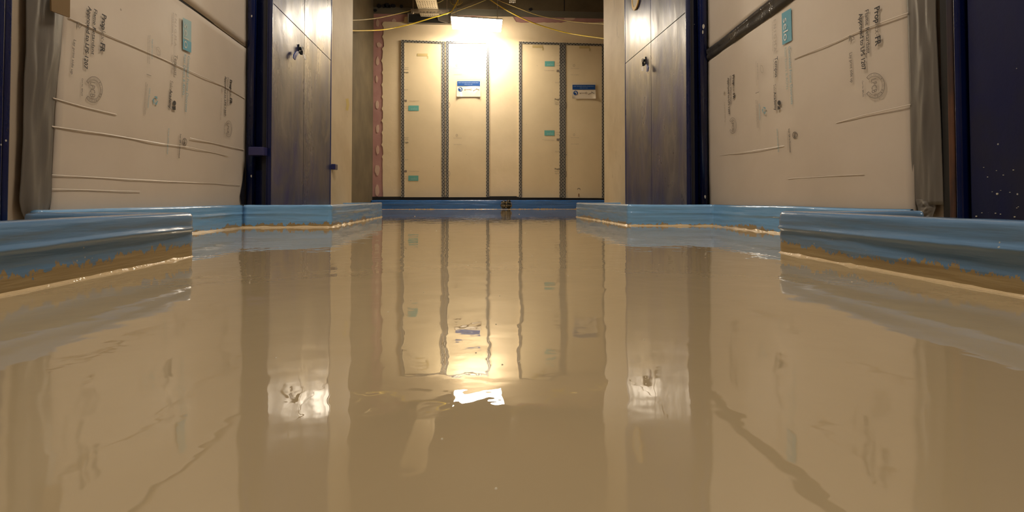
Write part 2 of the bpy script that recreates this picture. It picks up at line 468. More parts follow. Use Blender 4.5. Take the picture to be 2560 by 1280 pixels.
# ================================================================ FAR DOORS (four leaves behind film, edged with chequered tape)
def check_strip(p, q, wd, parent, along):
    """strip between points p and q, wd wide, towards +x (vertical) or -z (horizontal)"""
    p, q = Vector(p), Vector(q); off = Vector((wd, 0, 0)) if along == 'v' else Vector((0, 0, -wd))
    f = Vector((0, -.05, 0)); n = 12
    vs, uv, fs = [], [], []
    for i in range(n + 1):
        c_ = p.lerp(q, i / n); j = Vector((.015 * noise.noise((i * 1.7, p.x, p.z)), 0, 0)) if along == 'v' else Vector()
        l = (q - p).length * S * i / n
        for k, o_ in enumerate((Vector(), off)):
            vs.append(c_ + o_ + f + j); uv.append((l, k * wd * S + .003))
            vs.append(c_ + o_ + j); uv.append((l, k * wd * S + .003))
    for i in range(n):
        a_ = i * 4
        fs += [[a_, a_ + 2, a_ + 6, a_ + 4], [a_ + 1, a_, a_ + 4, a_ + 5], [a_ + 2, a_ + 3, a_ + 7, a_ + 6]]
    return mesh('edge_tape', vs, fs, M_check, parent, uv=uv)
DY = YW - .16
DP = lambda u, v: onY(u, v, DY)
doors = {}
leafs = [(1, 1003, 1112, 100, 104, 493), (2, 1114, 1223, 103, 103, 493), (3, 1297, 1406, 104, 107, 494), (4, 1406.5, 1512, 107, 110, 495)]
for (n_, u0, u1, v0, v1, vb) in leafs:
    A_, B_, C_, D_ = DP(u0, vb), DP(u1, vb), DP(u1, v1), DP(u0, v0)
    d = plate('door_%d' % n_, [A_, B_, C_, D_], .15, (0, 1, 0), M_film, **st)
    doors[n_] = d; wd = .30
    check_strip(A_, D_, wd, d, 'v'); check_strip(Vector(B_) - Vector((wd, 0, 0)), Vector(C_) - Vector((wd, 0, 0)), wd, d, 'v')
    check_strip(Vector(D_) + Vector((wd, 0, 0)), Vector(C_) - Vector((wd, 0, 0)), wd * .75, d, 'h')
def far_box(n, u0, u1, v0, v1, m, name='print'):
    return poly_on(DP, [(u0, v1), (u1, v1), (u1, v0), (u0, v0)], m, doors[n], name, .02)
def far_text(n, s, u0, u1, v, cap, m, **k): return text_on(DP, s, (u0, v), (u1, v), cap, m, doors[n], lift=.025, **k)
for n, u0, u1, v0, v1 in ((1, 1021, 1047, 264, 277), (1, 1021, 1046, 439, 452), (3, 1362, 1386, 153, 166), (3, 1361, 1386, 326, 339)):
    far_box(n, u0, u1, v0, v1, M_cyanfar)
    far_text(n, 'selo', u0 + 6, u1 - 4, (v0 + v1) / 2 + 1, 6, mat('pale_cyan', (.30, .52, .46), .5))
for v in (169, 344):
    far_text(1, 'Flame R', 1010.5, 1021, v, 2.2, M_ink2); far_text(1, 'Approve', 1010.5, 1021, v + 4, 2.2, M_ink2)
    far_text(1, 'Prople', 1010.5, 1021, v + 12, 3.2, M_ink, bold=.02)
for v in (224, 399): far_text(1, 'Lay pri', 1010.5, 1020, v, 2.4, M_ink2)
for v in (252, 428): far_box(1, 1011, 1017, v - 2.5, v + 2.5, M_ink2); far_text(1, 'Concealed Frame', 1024, 1048, v, 2.5, M_ink3)
for v in (268, 444): far_text(1, 'ENIG', 1010.5, 1019, v - 2, 2, M_ink3); far_text(1, 'MA', 1010.5, 1019, v + 3, 2, M_ink3)
for n, u0 in ((2, 1134), (4, 1427)):
    for v in ((170, 345) if n == 2 else (171, 344)):
        far_text(n, 'Scan to Download', u0, u0 + 20, v, 2, M_ink3)
        far_text(n, 'www.selo.global', u0, u0 + 20, v + 16, 2, M_ink3)
        ring_on(DP, (u0 + 8, v - 7), 2.5, 3, .3, 0, 360, M_ink3, doors[n], lift=.02)
for v in (248, 422):
    far_text(3, 'Prople', 1387, 1399.5, v, 4, M_ink, bold=.02); far_text(3, 'Flame R', 1387, 1399.5, v + 7, 2.6, M_ink2)
    far_text(3, 'Approve', 1387, 1399.5, v + 11.5, 2.6, M_ink2)
for v in (177, 349): far_box(3, 1391.5, 1399.5, v - 2.5, v + 3, M_ink2)
for v in (160, 333): far_text(3, 'ENIGMA', 1390, 1399.5, v - 2, 2, M_ink3); far_text(3, 'Tempus', 1390, 1399.5, v + 3, 2.4, M_ink3)
for v in (176, 350): far_text(3, 'Concealed Frame', 1361, 1385, v, 2.6, M_ink3)
for v in (206, 378): far_text(3, 'Lay pri', 1388, 1399.5, v, 3, M_ink3)
for v in (264, 435): ring_on(DP, (1413, v), 4, 9, .25, -80, 80, M_ink2, doors[4], lift=.02)
for v in (214, 387): far_box(4, 1412.5, 1417, v - 1.5, v + 1, M_ink3)
for v in (262, 434): ring_on(DP, (1121.5, v), 4, 7, .2, -80, 80, M_ink3, doors[2], lift=.02)
for n, u, v in ((1, 1056, 137), (3, 1344, 116), (4, 1461, 118)):
    far_box(n, u - 13, u + 13, v - 3, v + 3.5, M_mask, 'masking_tape')
    far_box(n, u + 11.5, u + 14.5, v + 3.6, v + 10, M_mask, 'masking_tape')
far_box(4, 1445.5, 1448.5, 484, 492, mat('rust_mark', (.25, .12, .05), .7), 'stain')
ring_on(DP, (1447, 474), 4, 4, .4, 180, 360, M_ink2, doors[4], 'stain', .02)

# two laminated signs on the far doors
def sign(u0, v0, w_, h_, label):
    Yp = DY - .06; P = lambda u, v: onY(u, v, Yp)
    t = empty('laminated_sign', P(u0 + w_ / 2, v0 + h_), label, 'sign')
    # rounded card with slightly curled corners
    nx, nz_ = 16, 12; vs, fs = [], []
    for j in range(nz_ + 1):
        for i in range(nx + 1):
            x, y = i / nx, j / nz_
            p = Vector(P(u0 + w_ * x, v0 + h_ * y))
            curl = max(0, (abs(x - .5) * 2) ** 6 * (y ** 4)) * .12 + .04 * max(0, .12 - y) / .12
            vs.append(p + Vector((0, -curl - .01, 0)))
    for j in range(nz_):
        for i in range(nx):
            k = j * (nx + 1) + i; fs.append([k, k + nx + 1, k + nx + 2, k + 1])
    mesh('card', vs, fs, M_signwhite, t, smooth=True)
    Q = lambda u, v: onY(u, v, Yp - .012)
    def pb(a_, b_, c_, d_, m, nm='print', lf=.02): return poly_on(Q, [(u0 + a_, v0 + d_), (u0 + b_, v0 + d_), (u0 + b_, v0 + c_), (u0 + a_, v0 + c_)], m, t, nm, lf)
    pb(1, w_ - 1, 5, 17, M_signblue, 'header_band')
    text_on(Q, 'KEEP THIS RISER DOOR LOCKED SHUT', (u0 + 4, v0 + 8.8), (u0 + w_ - 4, v0 + 8.8), 2.2, mat('sign_pale', (.35, .42, .52), .5), t, lift=.03)
    text_on(Q, 'when not in use', (u0 + 19, v0 + 12.8), (u0 + w_ - 20, v0 + 12.8), 2.2, bpy.data.materials['sign_pale'], t, lift=.03)
    cx, cy = u0 + 8.8, v0 + 25.5
    poly_on(Q, [(cx + 5.6 * math.cos(k * .3142), cy - 5.6 * math.sin(k * .3142)) for k in range(20)], M_signblue, t, 'pictogram', .02)
    poly_on(Q, [(cx - 3.6, cy - 1.6), (cx - 1, cy - 3.6), (cx + 1.4, cy - 3), (cx + 2.8, cy - .5), (cx + 2.6, cy + 3.4), (cx + 1, cy + 3.8), (cx + 1.3, cy + .3), (cx - .2, cy - 1.2)], M_signwhite, t, 'pictogram', .03)
    # long key with a ring bow
    pb(18.5, 34, 25.1, 26, M_ink2, 'pictogram'); pb(19.5, 21.5, 26, 28.2, M_ink2, 'pictogram')
    ring_on(Q, (u0 + 35.5, v0 + 25.5), 2.4, 2.4, .4, 0, 360, M_ink2, t, 'pictogram', .02)
    # folded key on the right
    def bar(x0, y0, x1, y1, th):
        dx, dy = x1 - x0, y1 - y0; l = math.hypot(dx, dy); a_, b_ = -dy / l * th / 2, dx / l * th / 2
        poly_on(Q, [(u0 + x0 + a_, v0 + y0 + b_), (u0 + x1 + a_, v0 + y1 + b_), (u0 + x1 - a_, v0 + y1 - b_), (u0 + x0 - a_, v0 + y0 - b_)], M_ink2, t, 'pictogram', .022)
    bar(40.5, 29.2, 50.5, 24.4, 1.3); bar(50, 24.2, 56, 27, 1.2); bar(48, 22, 51, 24.6, 1)
    return t
sign(1142, 198, 59, 44, 'laminated sign with blue header and glare spot, on the far door under the lamp')
sign(1430, 207, 59, 40, 'flat laminated sign with blue header on the rightmost far door')

# ================================================================ KERBS
def round_corners(pts, r=.14, k=5):
    pts = [Vector((p[0], p[1])) for p in pts]; out = [pts[0]]
    for i in range(1, len(pts) - 1):
        a_, b_, c_ = pts[i - 1], pts[i], pts[i + 1]
        d1, d2 = (a_ - b_).normalized(), (c_ - b_).normalized()
        for j in range(k + 1):
            t = j / k; p = b_ + d1 * r * (1 - t) ** 2 + d2 * r * t ** 2
            out.append(p)
    out.append(pts[-1]); return out
def kerb(pts, side, H, m, label, thick=.34, seed=0, ridge=1.0, group=None, cap=True, bead=1.0):
    """side=+1: the resin lies to the left of the path direction (path given so that normal*side points at the floor)"""
    raw = round_corners(pts)
    path, dist = [], []
    s = 0
    for i in range(len(raw) - 1):
        l = (raw[i + 1] - raw[i]).length; n = max(1, int(l / .13))
        for j in range(n):
            path.append(raw[i].lerp(raw[i + 1], j / n)); dist.append(s + l * j / n)
        s += l
    path.append(raw[-1]); dist.append(s)
    prof = [(0, 0)] + [(0, H * k / 32) for k in range(1, 30)] + [(-.004, H * .93), (-.015, H * .965), (-.05, H * .992), (-.10, H), (-thick + .08, H * .998), (-thick + .02, H * .97), (-thick, H * .9), (-thick, H * .5), (-thick, 0)]
    P = len(prof); vs, fs = [], []
    for i, p in enumerate(path):
        d = path[min(i + 1, len(path) - 1)] - path[max(i - 1, 0)]; d.normalize()
        n = Vector((-d.y, d.x)) * side
        q = dist[i]
        dz = H * .018 * noise.noise((q * .35, seed, 1)) + .004 * noise.noise((q * 3, seed, 4))
        for (o, z) in prof:
            zz = z / H
            bulge = 0
            if o > -.02 and z > 0:
                c0 = .60 - .0 * q + .05 * noise.noise((q * .25, seed, 9))
                c1 = .42 + .05 * noise.noise((q * .3, seed, 19))
                bulge = .030 * ridge * max(.25, 1 + 2 * noise.noise((q * .2, seed, 39))) * math.exp(-((zz - c0) / (.055 if zz > c0 else .022)) ** 2) - .004 * ridge * math.exp(-((zz - c0 + .13) / .06) ** 2)
                for cc, sd in ((.80, 51), (.72, 61), (.34, 71), (.26, 81)):
                    gate = max(0, noise.noise((q * .28, seed, sd)))
                    cz_ = cc + .04 * noise.noise((q * .22, seed, sd + 3))
                    bulge += .022 * ridge * gate * math.exp(-((zz - cz_) / (.04 if zz > cz_ else .02)) ** 2)
                bulge += .018 * ridge * max(0, noise.noise((q * .3, seed, 29))) * math.exp(-((zz - c1) / .05) ** 2)
                bulge += .022 * noise.noise((q * .5, zz * 4, seed)) * math.sin(math.pi * min(1, zz)) + .006 * noise.noise((q * 2.2, zz * 9, seed + 5))
            vs.append((p.x + n.x * (o + bulge), p.y + n.y * (o + bulge), z + (dz if zz > .5 else 0)))
    for i in range(len(path) - 1):
        for k in range(P - 1):
            a_, b_ = i * P + k, (i + 1) * P + k
            fs.append([a_, b_, b_ + 1, a_ + 1] if side < 0 else [a_, a_ + 1, b_ + 1, b_])
    fs.append(list(range(P))); fs.append([(len(path) - 1) * P + k for k in range(P)][::-1])
    o = mesh('membrane_kerb', vs, fs, m, smooth=True, label=label, cat='kerb', group=group)
    # bead of resin climbing the foot
    vs, fs = [], []
    pr = [(-.01, .075), (.010, .07), (.026, .045), (.05, .018), (.09, .001), (.09, -.02), (-.01, -.02)]; P = len(pr)
    for i, p in enumerate(path):
        d = path[min(i + 1, len(path) - 1)] - path[max(i - 1, 0)]; d.normalize(); n = Vector((-d.y, d.x)) * side
        k_ = .62 + .5 * noise.noise((dist[i] * 2.2, seed, 2)) + .25 * noise.noise((dist[i] * 7, seed, 3))
        k_ *= bead
        for (o_, z) in pr: vs.append((p.x + n.x * o_ * k_, p.y + n.y * o_ * k_, z * k_))
    for i in range(len(path) - 1):
        for k in range(P - 1):
            a_, b_ = i * P + k, (i + 1) * P + k
            fs.append([a_, b_, b_ + 1, a_ + 1] if side < 0 else [a_, a_ + 1, b_ + 1, b_])
    mesh('resin_bead', vs, fs, M_bead, o, smooth=True)
    return o
H = .79
kerb([(-4.84, -6), (-4.86, 2), (-4.95, 9.45), (-7.5, 9.45)], -1, H * .97, M_kerb_near, 'long blue membrane kerb in the left foreground with brown splashed foot', seed=1, ridge=1.35, bead=.6)
kerb([(5.45, -6), (5.47, 2), (5.6, 9.45), (8.2, 9.45)], 1, H * .98, M_kerb_near, 'long blue membrane kerb in the right foreground with brown splashed foot', seed=2, ridge=1.25, bead=.6)
kerb([(-8.20, 10.3), (-8.18, 15), (-8.13, 18.56)], -1, H, M_kerb, 'blue membrane kerb at the foot of the left plastic-lined recess', .20, 3, .5)
kerb([(8.60, 9.9), (8.60, 15), (8.56, 18.60)], 1, H, M_kerb, 'blue membrane kerb at the foot of the right plastic-lined recess', .13, 4, .5)
kerb([(-8.13, 18.56), (-5.18, 18.72), (-5.32, 29.2), (-7.4, 29.3)], -1, H * 1.0, M_kerb, 'light blue membrane kerb wrapping the left steel doors and pillar', .34, 5, .4)
kerb([(8.58, 18.60), (5.52, 19.0), (5.36, 28.5), (7.8, 28.6)], 1, H * 1.0, M_kerb, 'light blue membrane kerb wrapping the right steel doors and pillar', .34, 6, .4)
kerb([(-10.2, 50.1), (13.4, 50.1)], -1, .87, M_kerb_far, 'deep blue membrane kerb along the foot of the far wall', .5, 7, .3, bead=.35)

# ================================================================ RECESS LININGS
PLs = lambda u, v: onX(u, v, RL + .058); PRs = lambda u, v: onX(u, v, RR - .058)
def sheet(name, X, y0f, y1, z0f, z1f, nrm, m, ny=44, nz_=34, amp=.03, seed=0, **kw):
    """bulging sheet on plane X; y0f(z) near edge, y1 far edge, z0f/z1f(y) bottom and top"""
    vs, fs = [], []
    for j in range(nz_ + 1):
        for i in range(ny + 1):
            a_, b_ = i / ny, j / nz_
            y = y0f(0) + (y1 - y0f(0)) * a_; z0, z1 = z0f(y), z1f(y); z = z0 + (z1 - z0) * b_
            if a_ < .15: y += (y0f(z) - y0f(0)) * (1 - a_ / .15)
            d = amp * (noise.noise((y * .35, z * .35, seed)) + .4 * noise.noise((y * .9, z * .9, seed)))
            vs.append((X + nrm * (.02 + min(.034, max(0, d + amp * .5))), y, z))
    k = (ny + 1) * (nz_ + 1)
    vs += [(X, v[1], v[2]) for v in vs]
    for j in range(nz_):
        for i in range(ny):
            q = j * (ny + 1) + i; fs.append([q, q + 1, q + ny + 2, q + ny + 1])
    rim = [i for i in range(ny + 1)] + [j * (ny + 1) + ny for j in range(1, nz_ + 1)] + [nz_ * (ny + 1) + i for i in range(ny - 1, -1, -1)] + [j * (ny + 1) for j in range(nz_ - 1, 0, -1)]
    for a_, b_ in zip(rim, rim[1:] + rim[:1]): fs.append([a_, k + a_, k + b_, b_])
    return mesh(name, vs, fs, m, smooth=True, **kw)
zl_seam = lambda y: PLs(455, 0)[2] + (PLs(615, 118)[2] - PLs(455, 0)[2]) * (y - PLs(455, 0)[1]) / (PLs(615, 118)[1] - PLs(455, 0)[1])
_ra, _rb = PRs(1771, 137), PRs(1950, 0)
zr_seam = lambda y: _ra[2] + (_rb[2] - _ra[2]) * (y - _ra[1]) / (_rb[1] - _ra[1])
print('SEAM', _ra, _rb)
lsh = sheet('plastic_sheet', RL, lambda z: onX(123 + 27 * min(1, z / 6.2), 300, RL)[1], 19.36, lambda y: .3, lambda y: zl_seam(y) - .03, 1, M_sheet, seed=1,
            label='printed plastic protection sheet lining the lower part of the left recess', cat='protection sheet')
rsh = sheet('plastic_sheet', RR, lambda z: onX(2290 - 12 * min(1, z / 6.2), 300, RR)[1], 19.36, lambda y: .3, lambda y: zr_seam(y) - .15, -1, M_sheet, seed=2,
            label='printed plastic protection sheet lining the lower part of the right recess', cat='protection sheet')
lup = sheet('plastic_sheet', RL, lambda z: 11.5, 19.36, lambda y: zl_seam(y) + .03, lambda y: 15, 1, M_sheet, seed=3, amp=.03,
            label='bright upper plastic sheet above the open seam in the left recess', cat='protection sheet')
rup = sheet('plastic_sheet', RR, lambda z: 10, 19.36, lambda y: zr_seam(y) + .15, lambda y: 15, -1, M_sheet, seed=4, amp=.03,
            label='upper plastic sheet above the black tape in the right recess', cat='protection sheet')
box('seam_gap', RL + .001, RL + .03, 11.6, 19.3, zl_seam(15) - .05, zl_seam(15) + .05, M_black, lup)
def crease(parent, plane, pts, amp=.022, wd=.045, m=None, nrm=1):
    q = [Vector(plane(*p)) for p in pts]; vs, fs = [], []
    for p in q:
        vs += [p + Vector((-nrm * .004, 0, -wd * .18)), p + Vector((nrm * (amp * .10), 0, 0)), p + Vector((-nrm * .004, 0, wd * .5))]
    for i in range(len(q) - 1):
        a_ = i * 3; fs += [[a_, a_ + 3, a_ + 4, a_ + 1], [a_ + 1, a_ + 4, a_ + 5, a_ + 2]]
    return mesh('crease', vs, fs, m or M_sheet, parent)
for pts, a_, w_ in (([(172, 45), (262, 85), (412, 150), (562, 217), (612, 247)], .035, .05), ([(133, 246), (210, 268), (292, 287)], .04, .04),
                    ([(130, 317), (260, 335), (412, 361)], .05, .045), ([(412, 361), (475, 369), (570, 390)], .02, .04), ([(475, 346), (560, 364), (610, 375)], .04, .05),
                    ([(130, 438), (280, 446), (430, 454), (600, 462)], .03, .03), ([(130, 473), (350, 479)], .018, .03)):
    crease(lsh, PLs, pts, a_, w_)
for pts, a_, w_ in (([(2270, 33), (2165, 70), (2095, 103), (1985, 147)], .04, .04), ([(2276, 262), (2160, 288), (2090, 308)], .03, .035), ([(1960, 365), (1880, 378), (1800, 389)], .02, .035),
                    ([(2160, 436), (1970, 447)], .02, .02)):
    crease(rsh, PRs, pts, a_, w_, nrm=-1)

poly_on(PLs, [(612, 415), (606, 455), (600, 490), (603, 510), (611, 512)], M_seam, lsh, 'peeled_edge', .004)

# glossy black tape over the right-hand seam
vs, fs = [], []
n = 60; prof = [(-.34, .03), (-.25, .07), (-.10, .11), (0, .065), (.09, .12), (.22, .11), (.34, .03)]
for i in range(n + 1):
    y = 10 + 9.3 * i / n
    for k, (dz, dx) in enumerate(prof):
        k2 = (1 - .35 * (i / n)) if i < n * .9 else .7
        vs.append((RR - dx - .02 - .04 * noise.noise((y * .8, k * .9, 3)) * (1 if 0 < k < 6 else 0), y, zr_seam(y) + dz * k2 + .03 * noise.noise((y * .7, 0, 5))))
for i in range(n):
    for k in range(6):
        a_ = i * 7 + k; fs.append([a_, a_ + 7, a_ + 8, a_ + 1])
mesh('seam_tape', vs, fs, M_blacktape, smooth=True, label='glossy black foil tape bridging the sheets of the right recess', cat='tape')

# loose grey membrane strips beside the sheets
def strip(X, nrm, left, right, name, seed, label, depth=.10):
    """left/right: lists of (v,u) edge points from top to bottom"""
    def at_(lst, v):
        for (v0, u0), (v1, u1) in zip(lst, lst[1:]):
            if v <= v1: return u0 + (u1 - u0) * (v - v0) / (v1 - v0)
        return lst[-1][1]
    v0, v1 = left[0][0], left[-1][0]; nr, nc = 50, 22; vs, fs = [], []
    for j in range(nr + 1):
        v = v0 + (v1 - v0) * j / nr; a_, b_ = at_(left, v), at_(right, v)
        for i in range(nc + 1):
            u = a_ + (b_ - a_) * i / nc; t = i / nc
            p = Vector(onX(u, v, X))
            d = depth * (.5 + .8 * noise.noise((t * 2.6, j * .05, seed)) + .3 * noise.noise((t * 6, j * .12 + t * 2, seed))) * math.sin(math.pi * min(max(t, .06), .94)) + .03
            vs.append(p + Vector((nrm * max(.02, d), 0, 0)))
    for j in range(nr):
        for i in range(nc):
            q = j * (nc + 1) + i; fs.append([q, q + 1, q + nc + 2, q + nc + 1])
    o = mesh(name, vs, fs, M_foil, smooth=True, label=label, cat='membrane strip')
    md = o.modifiers.new('thickness', 'SOLIDIFY'); md.thickness = .0008; md.offset = 0
    return o
strip(RL, 1, [(-40, 60), (5, 58), (130, 58), (200, 54), (330, 52), (450, 46), (500, 42), (535, 48), (552, 62)],
      [(-40, 148), (40, 153), (130, 146), (260, 131), (300, 129), (420, 124), (500, 122), (535, 112), (552, 96)], 'membrane_strip', 3,
      'creased grey membrane strip hanging at the left edge of the left sheet', .11)
strip(RR, -1, [(-30, 2270), (60, 2274), (300, 2281), (400, 2283), (505, 2292), (512, 2293)],
      [(-30, 2344), (60, 2346), (300, 2358), (400, 2361), (505, 2363), (512, 2364)], 'membrane_strip', 8,
      'smooth grey membrane strip hanging at the right edge of the right sheet', .08)
strip(RR, -1, [(498, 2295), (520, 2298), (545, 2301)], [(498, 2340), (520, 2344), (545, 2336)], 'membrane_strip', 12,
      'short curled grey membrane flap at the floor beside the right recess kerb', .05)
# cardboard flap at the top of the left strip
q = [onX(u, v, RL + .22) for u, v in ((123, -40), (172, -30), (171, 44), (125, 27))]
plate('cardboard_flap', q, .03, (1, 0, 0), M_card, label='brown cardboard flap stuck at the top left of the left sheet', cat='cardboard')

# ================================================================ PRINT ON THE SHEETS
def T(pl, par, s, a_, b_, cap, m=M_ink, **k): return text_on(pl, s, a_, b_, cap, m, par, lift=k.pop('lift', .008), **k)
def lerp2(a_, b_, t): return (a_[0] + (b_[0] - a_[0]) * t, a_[1] + (b_[1] - a_[1]) * t)
def proplex(pl, par, a_, b_, cap, dark=M_ink, mid=M_ink2):
    T(pl, par, 'Prop', a_, lerp2(a_, b_, .41), cap, dark, bold=.03)
    T(pl, par, 'lex', lerp2(a_, b_, .43), lerp2(a_, b_, .68), cap, mid)
    T(pl, par, '-', lerp2(a_, b_, .70), lerp2(a_, b_, .74), cap, mid)
    T(pl, par, 'FR', lerp2(a_, b_, .76), b_, cap, dark, bold=.035)
def lpcb(pl, par, c_, rx, ry, ta, tb, cap, m, letters=True):
    A0, A1 = (-140, 140)
    ring_on(pl, c_, rx, ry, .045, A0, A1, m, par, lift=.006); ring_on(pl, c_, rx * .76, ry * .76, .05, A0, A1, m, par, lift=.006)
    for a_ in (A0, A1):
        r_ = math.radians(a_); x, y = math.cos(r_), math.sin(r_); e = .03
        poly_on(pl, [(c_[0] + rx * (x * k - y * s_ * e), c_[1] + ry * (y * k + x * s_ * e)) for k, s_ in ((1, 1), (1, -1), (.75, -1), (.75, 1))], m, par, lift=.006)
    T(pl, par, 'LPCB', ta, tb, cap, m, bold=.0)
    if letters:
        s = 'LOSS PREVENTION CERTIFICATION BOARD'
        for i, ch in enumerate(s):
            if ch == ' ': continue
            a_ = math.radians(-132 + 264 * i / (len(s) - 1)); d = math.radians(2.6)
            rr_ = .865
            p0 = (c_[0] + rx * rr_ * math.cos(a_ - d), c_[1] + ry * rr_ * math.sin(a_ - d)); p1 = (c_[0] + rx * rr_ * math.cos(a_ + d), c_[1] + ry * rr_ * math.sin(a_ + d))
            T(pl, par, ch, p0, p1, rx * .15, m)
def recycle(pl, par, c_, w_, h_, m, fat=.34):
    """three bent arrows round a triangle, pointing to the right of the picture"""
    for k in range(3):
        a_ = math.radians(120 * k)
        pts = []
        for r_, t in ((1, 8), (1, 62), (1.18, 62), (.8, 100), (.42, 62), (1 - fat, 62), (1 - fat, 8)):
            q_ = a_ + math.radians(t); pts.append((c_[0] + w_ / 2 * r_ * math.cos(q_) * .95, c_[1] + h_ / 2 * r_ * math.sin(q_) * .95))
        poly_on(pl, pts, m, par, lift=.006)
def tri(pl, par, c_, w_, h_, m):
    o = [(c_[0] + w_ / 2, c_[1]), (c_[0] - w_ / 2, c_[1] - h_ / 2), (c_[0] - w_ / 2, c_[1] + h_ / 2)]
    for i in range(3):
        a_, b_ = o[i], o[(i + 1) % 3]; ci = [(p[0] * .68 + c_[0] * .32, p[1] * .68 + c_[1] * .32) for p in (a_, b_)]
        a2, b2 = lerp2(a_, b_, .08), lerp2(a_, b_, .86); c2, d2 = lerp2(ci[0], ci[1], .08), lerp2(ci[0], ci[1], .86)
        poly_on(pl, [a2, b2, d2, c2], m, par, lift=.006)
def outline(pl, par, pts, wd, m):
    n_ = len(pts); cx = sum(p[0] for p in pts) / n_; cy = sum(p[1] for p in pts) / n_
    for i in range(n_):
        a_, b_ = pts[i], pts[(i + 1) % n_]; k = 1 - wd
        poly_on(pl, [a_, b_, (cx + (b_[0] - cx) * k, cy + (b_[1] - cy) * k), (cx + (a_[0] - cx) * k, cy + (a_[1] - cy) * k)], m, par, lift=.006)
# --- left sheet
P, Q_ = PLs, lsh
proplex(P, Q_, (260, 37), (255.5, 131), 11)
T(P, Q_, 'Flame Retardant', (238.5, 24), (231, 137), 8.5, M_ink, bold=.008)
T(P, Q_, 'Approved to LPS 1207', (224, 17), (213.5, 172), 9, M_ink, bold=.022)
tri(P, Q_, (201, 63), 13, 20, M_ink2)
T(P, Q_, 'PP 05', (194, 54), (193, 68), 2.5, M_ink2); T(P, Q_, 'recycle', (190, 54), (189.5, 69), 2, M_ink2)
T(P, Q_, 'Lay print side up', (186.5, 100), (179, 186), 6.3, M_ink)
lpcb(P, Q_, (233, 224), 23, 33, (231, 205), (231, 243), 12, M_ink2)
T(P, Q_, 'Cert No. 889a/03', (205.5, 196), (204, 240), 3.4, M_ink)
poly_on(P, [(457, 44), (478, 54), (477.5, 132), (456.5, 123)], M_cyanfaint, Q_, lift=.004)
poly_on(P, [(456.7, 97), (478, 106), (477.5, 132), (456.5, 123)], M_cyan, Q_, lift=.006)
T(P, Q_, 'selo', (465.5, 60), (465.5, 122), 12, mat('pale_ink', (.55, .58, .5), .5), lift=.011)
T(P, Q_, 'ENIGMA', (439, 35), (438, 116), 5, M_ink3, spacing=1.6, lift=.008); T(P, Q_, 'ACCESS PANEL RANGE', (432.5, 31), (430, 111), 2.2, M_ink2)
T(P, Q_, 'Tempus', (439.5, 137), (438.5, 189), 8, M_ink2, bold=.01); T(P, Q_, 'Steel riser doors for fast track', (431, 137), (430, 184), 2.4, M_ink2)
T(P, Q_, 'Selo', (429, 202), (427.5, 224), 7, M_ink2); T(P, Q_, 'Academy', (427.3, 224.5), (424.5, 272), 7, M_ink, bold=.02)
ring_on(P, (435.5, 258), 4, 6.5, .98, 0, 360, M_ink, Q_, lift=.006); poly_on(P, [(428.5, 265), (430.5, 274.5), (438.5, 275)], M_ink, Q_, lift=.009)
poly_on(P, [(438.5, 264), (429.5, 270), (438.5, 275)], M_ink, Q_, lift=.006)
T(P, Q_, 'Concealed Frame Doorsets', (472, 140), (465, 280), 6, M_teal); T(P, Q_, 'Riser Doors & AOVs', (462.5, 136), (458, 238), 5.5, M_teal)
outline(P, Q_, [(390, 118), (396, 117), (401, 126), (401, 138), (393, 138), (391, 130)], .16, M_ink3)
T(P, Q_, 'Single use site board', (380.5, 98), (379.5, 147), 3, M_teal)
T(P, Q_, 'Please reuse or return this sheet after work', (374, 88), (373, 160), 2.2, M_ink2); T(P, Q_, 'Protects doors and frames until handover', (370, 89), (368.5, 158), 2.2, M_ink2)
poly_on(P, [(366, 185), (377.5, 189), (377.5, 190.4), (366, 186.4)], M_ink2, Q_, lift=.006)
recycle(P, Q_, (388, 251), 14, 24, M_teal)
T(P, Q_, '100% Recyclable', (374, 221), (369.5, 270), 3, M_teal)
T(P, Q_, 'Made from recycled polypropylene waste stock', (367.5, 210), (362.5, 286), 2.2, M_ink2); T(P, Q_, 'Return used sheets to the recycling collection', (364, 206), (359, 289), 2.2, M_ink2)
T(P, Q_, 'www.selo.global', (422, 320), (418, 385), 3.2, M_teal)
T(P, Q_, 'Scan QR to Download', (451, 335), (447.5, 395), 3.2, M_ink, bold=.01); T(P, Q_, 'Technical literature', (446, 338), (444, 388), 2, M_ink3)
ring_on(P, (461, 355), 6, 10, .2, 0, 360, M_ink2, Q_, lift=.006); T(P, Q_, 'BIM', (461, 348), (460.5, 362), 5, M_ink2, bold=.02)
proplex(P, Q_, (577, 200), (577, 260), 5.4, M_ink, M_ink2)
T(P, Q_, 'Flame Retardant', (569.5, 194), (569.5, 265), 4, M_ink2); T(P, Q_, 'Approved to LPS 1207', (564, 191), (562.5, 289), 4, M_ink, bold=.01)
T(P, Q_, 'Lay print side up', (553.5, 246), (552, 300), 2.4, M_ink3); tri(P, Q_, (557, 225), 6, 14, M_ink3)
lpcb(P, Q_, (571, 322), 9, 20.5, (570, 309), (570, 334), 5, M_ink2, False)
T(P, Q_, 'Cert No. 889a/03', (562, 306), (561.5, 334), 1.8, M_ink2)
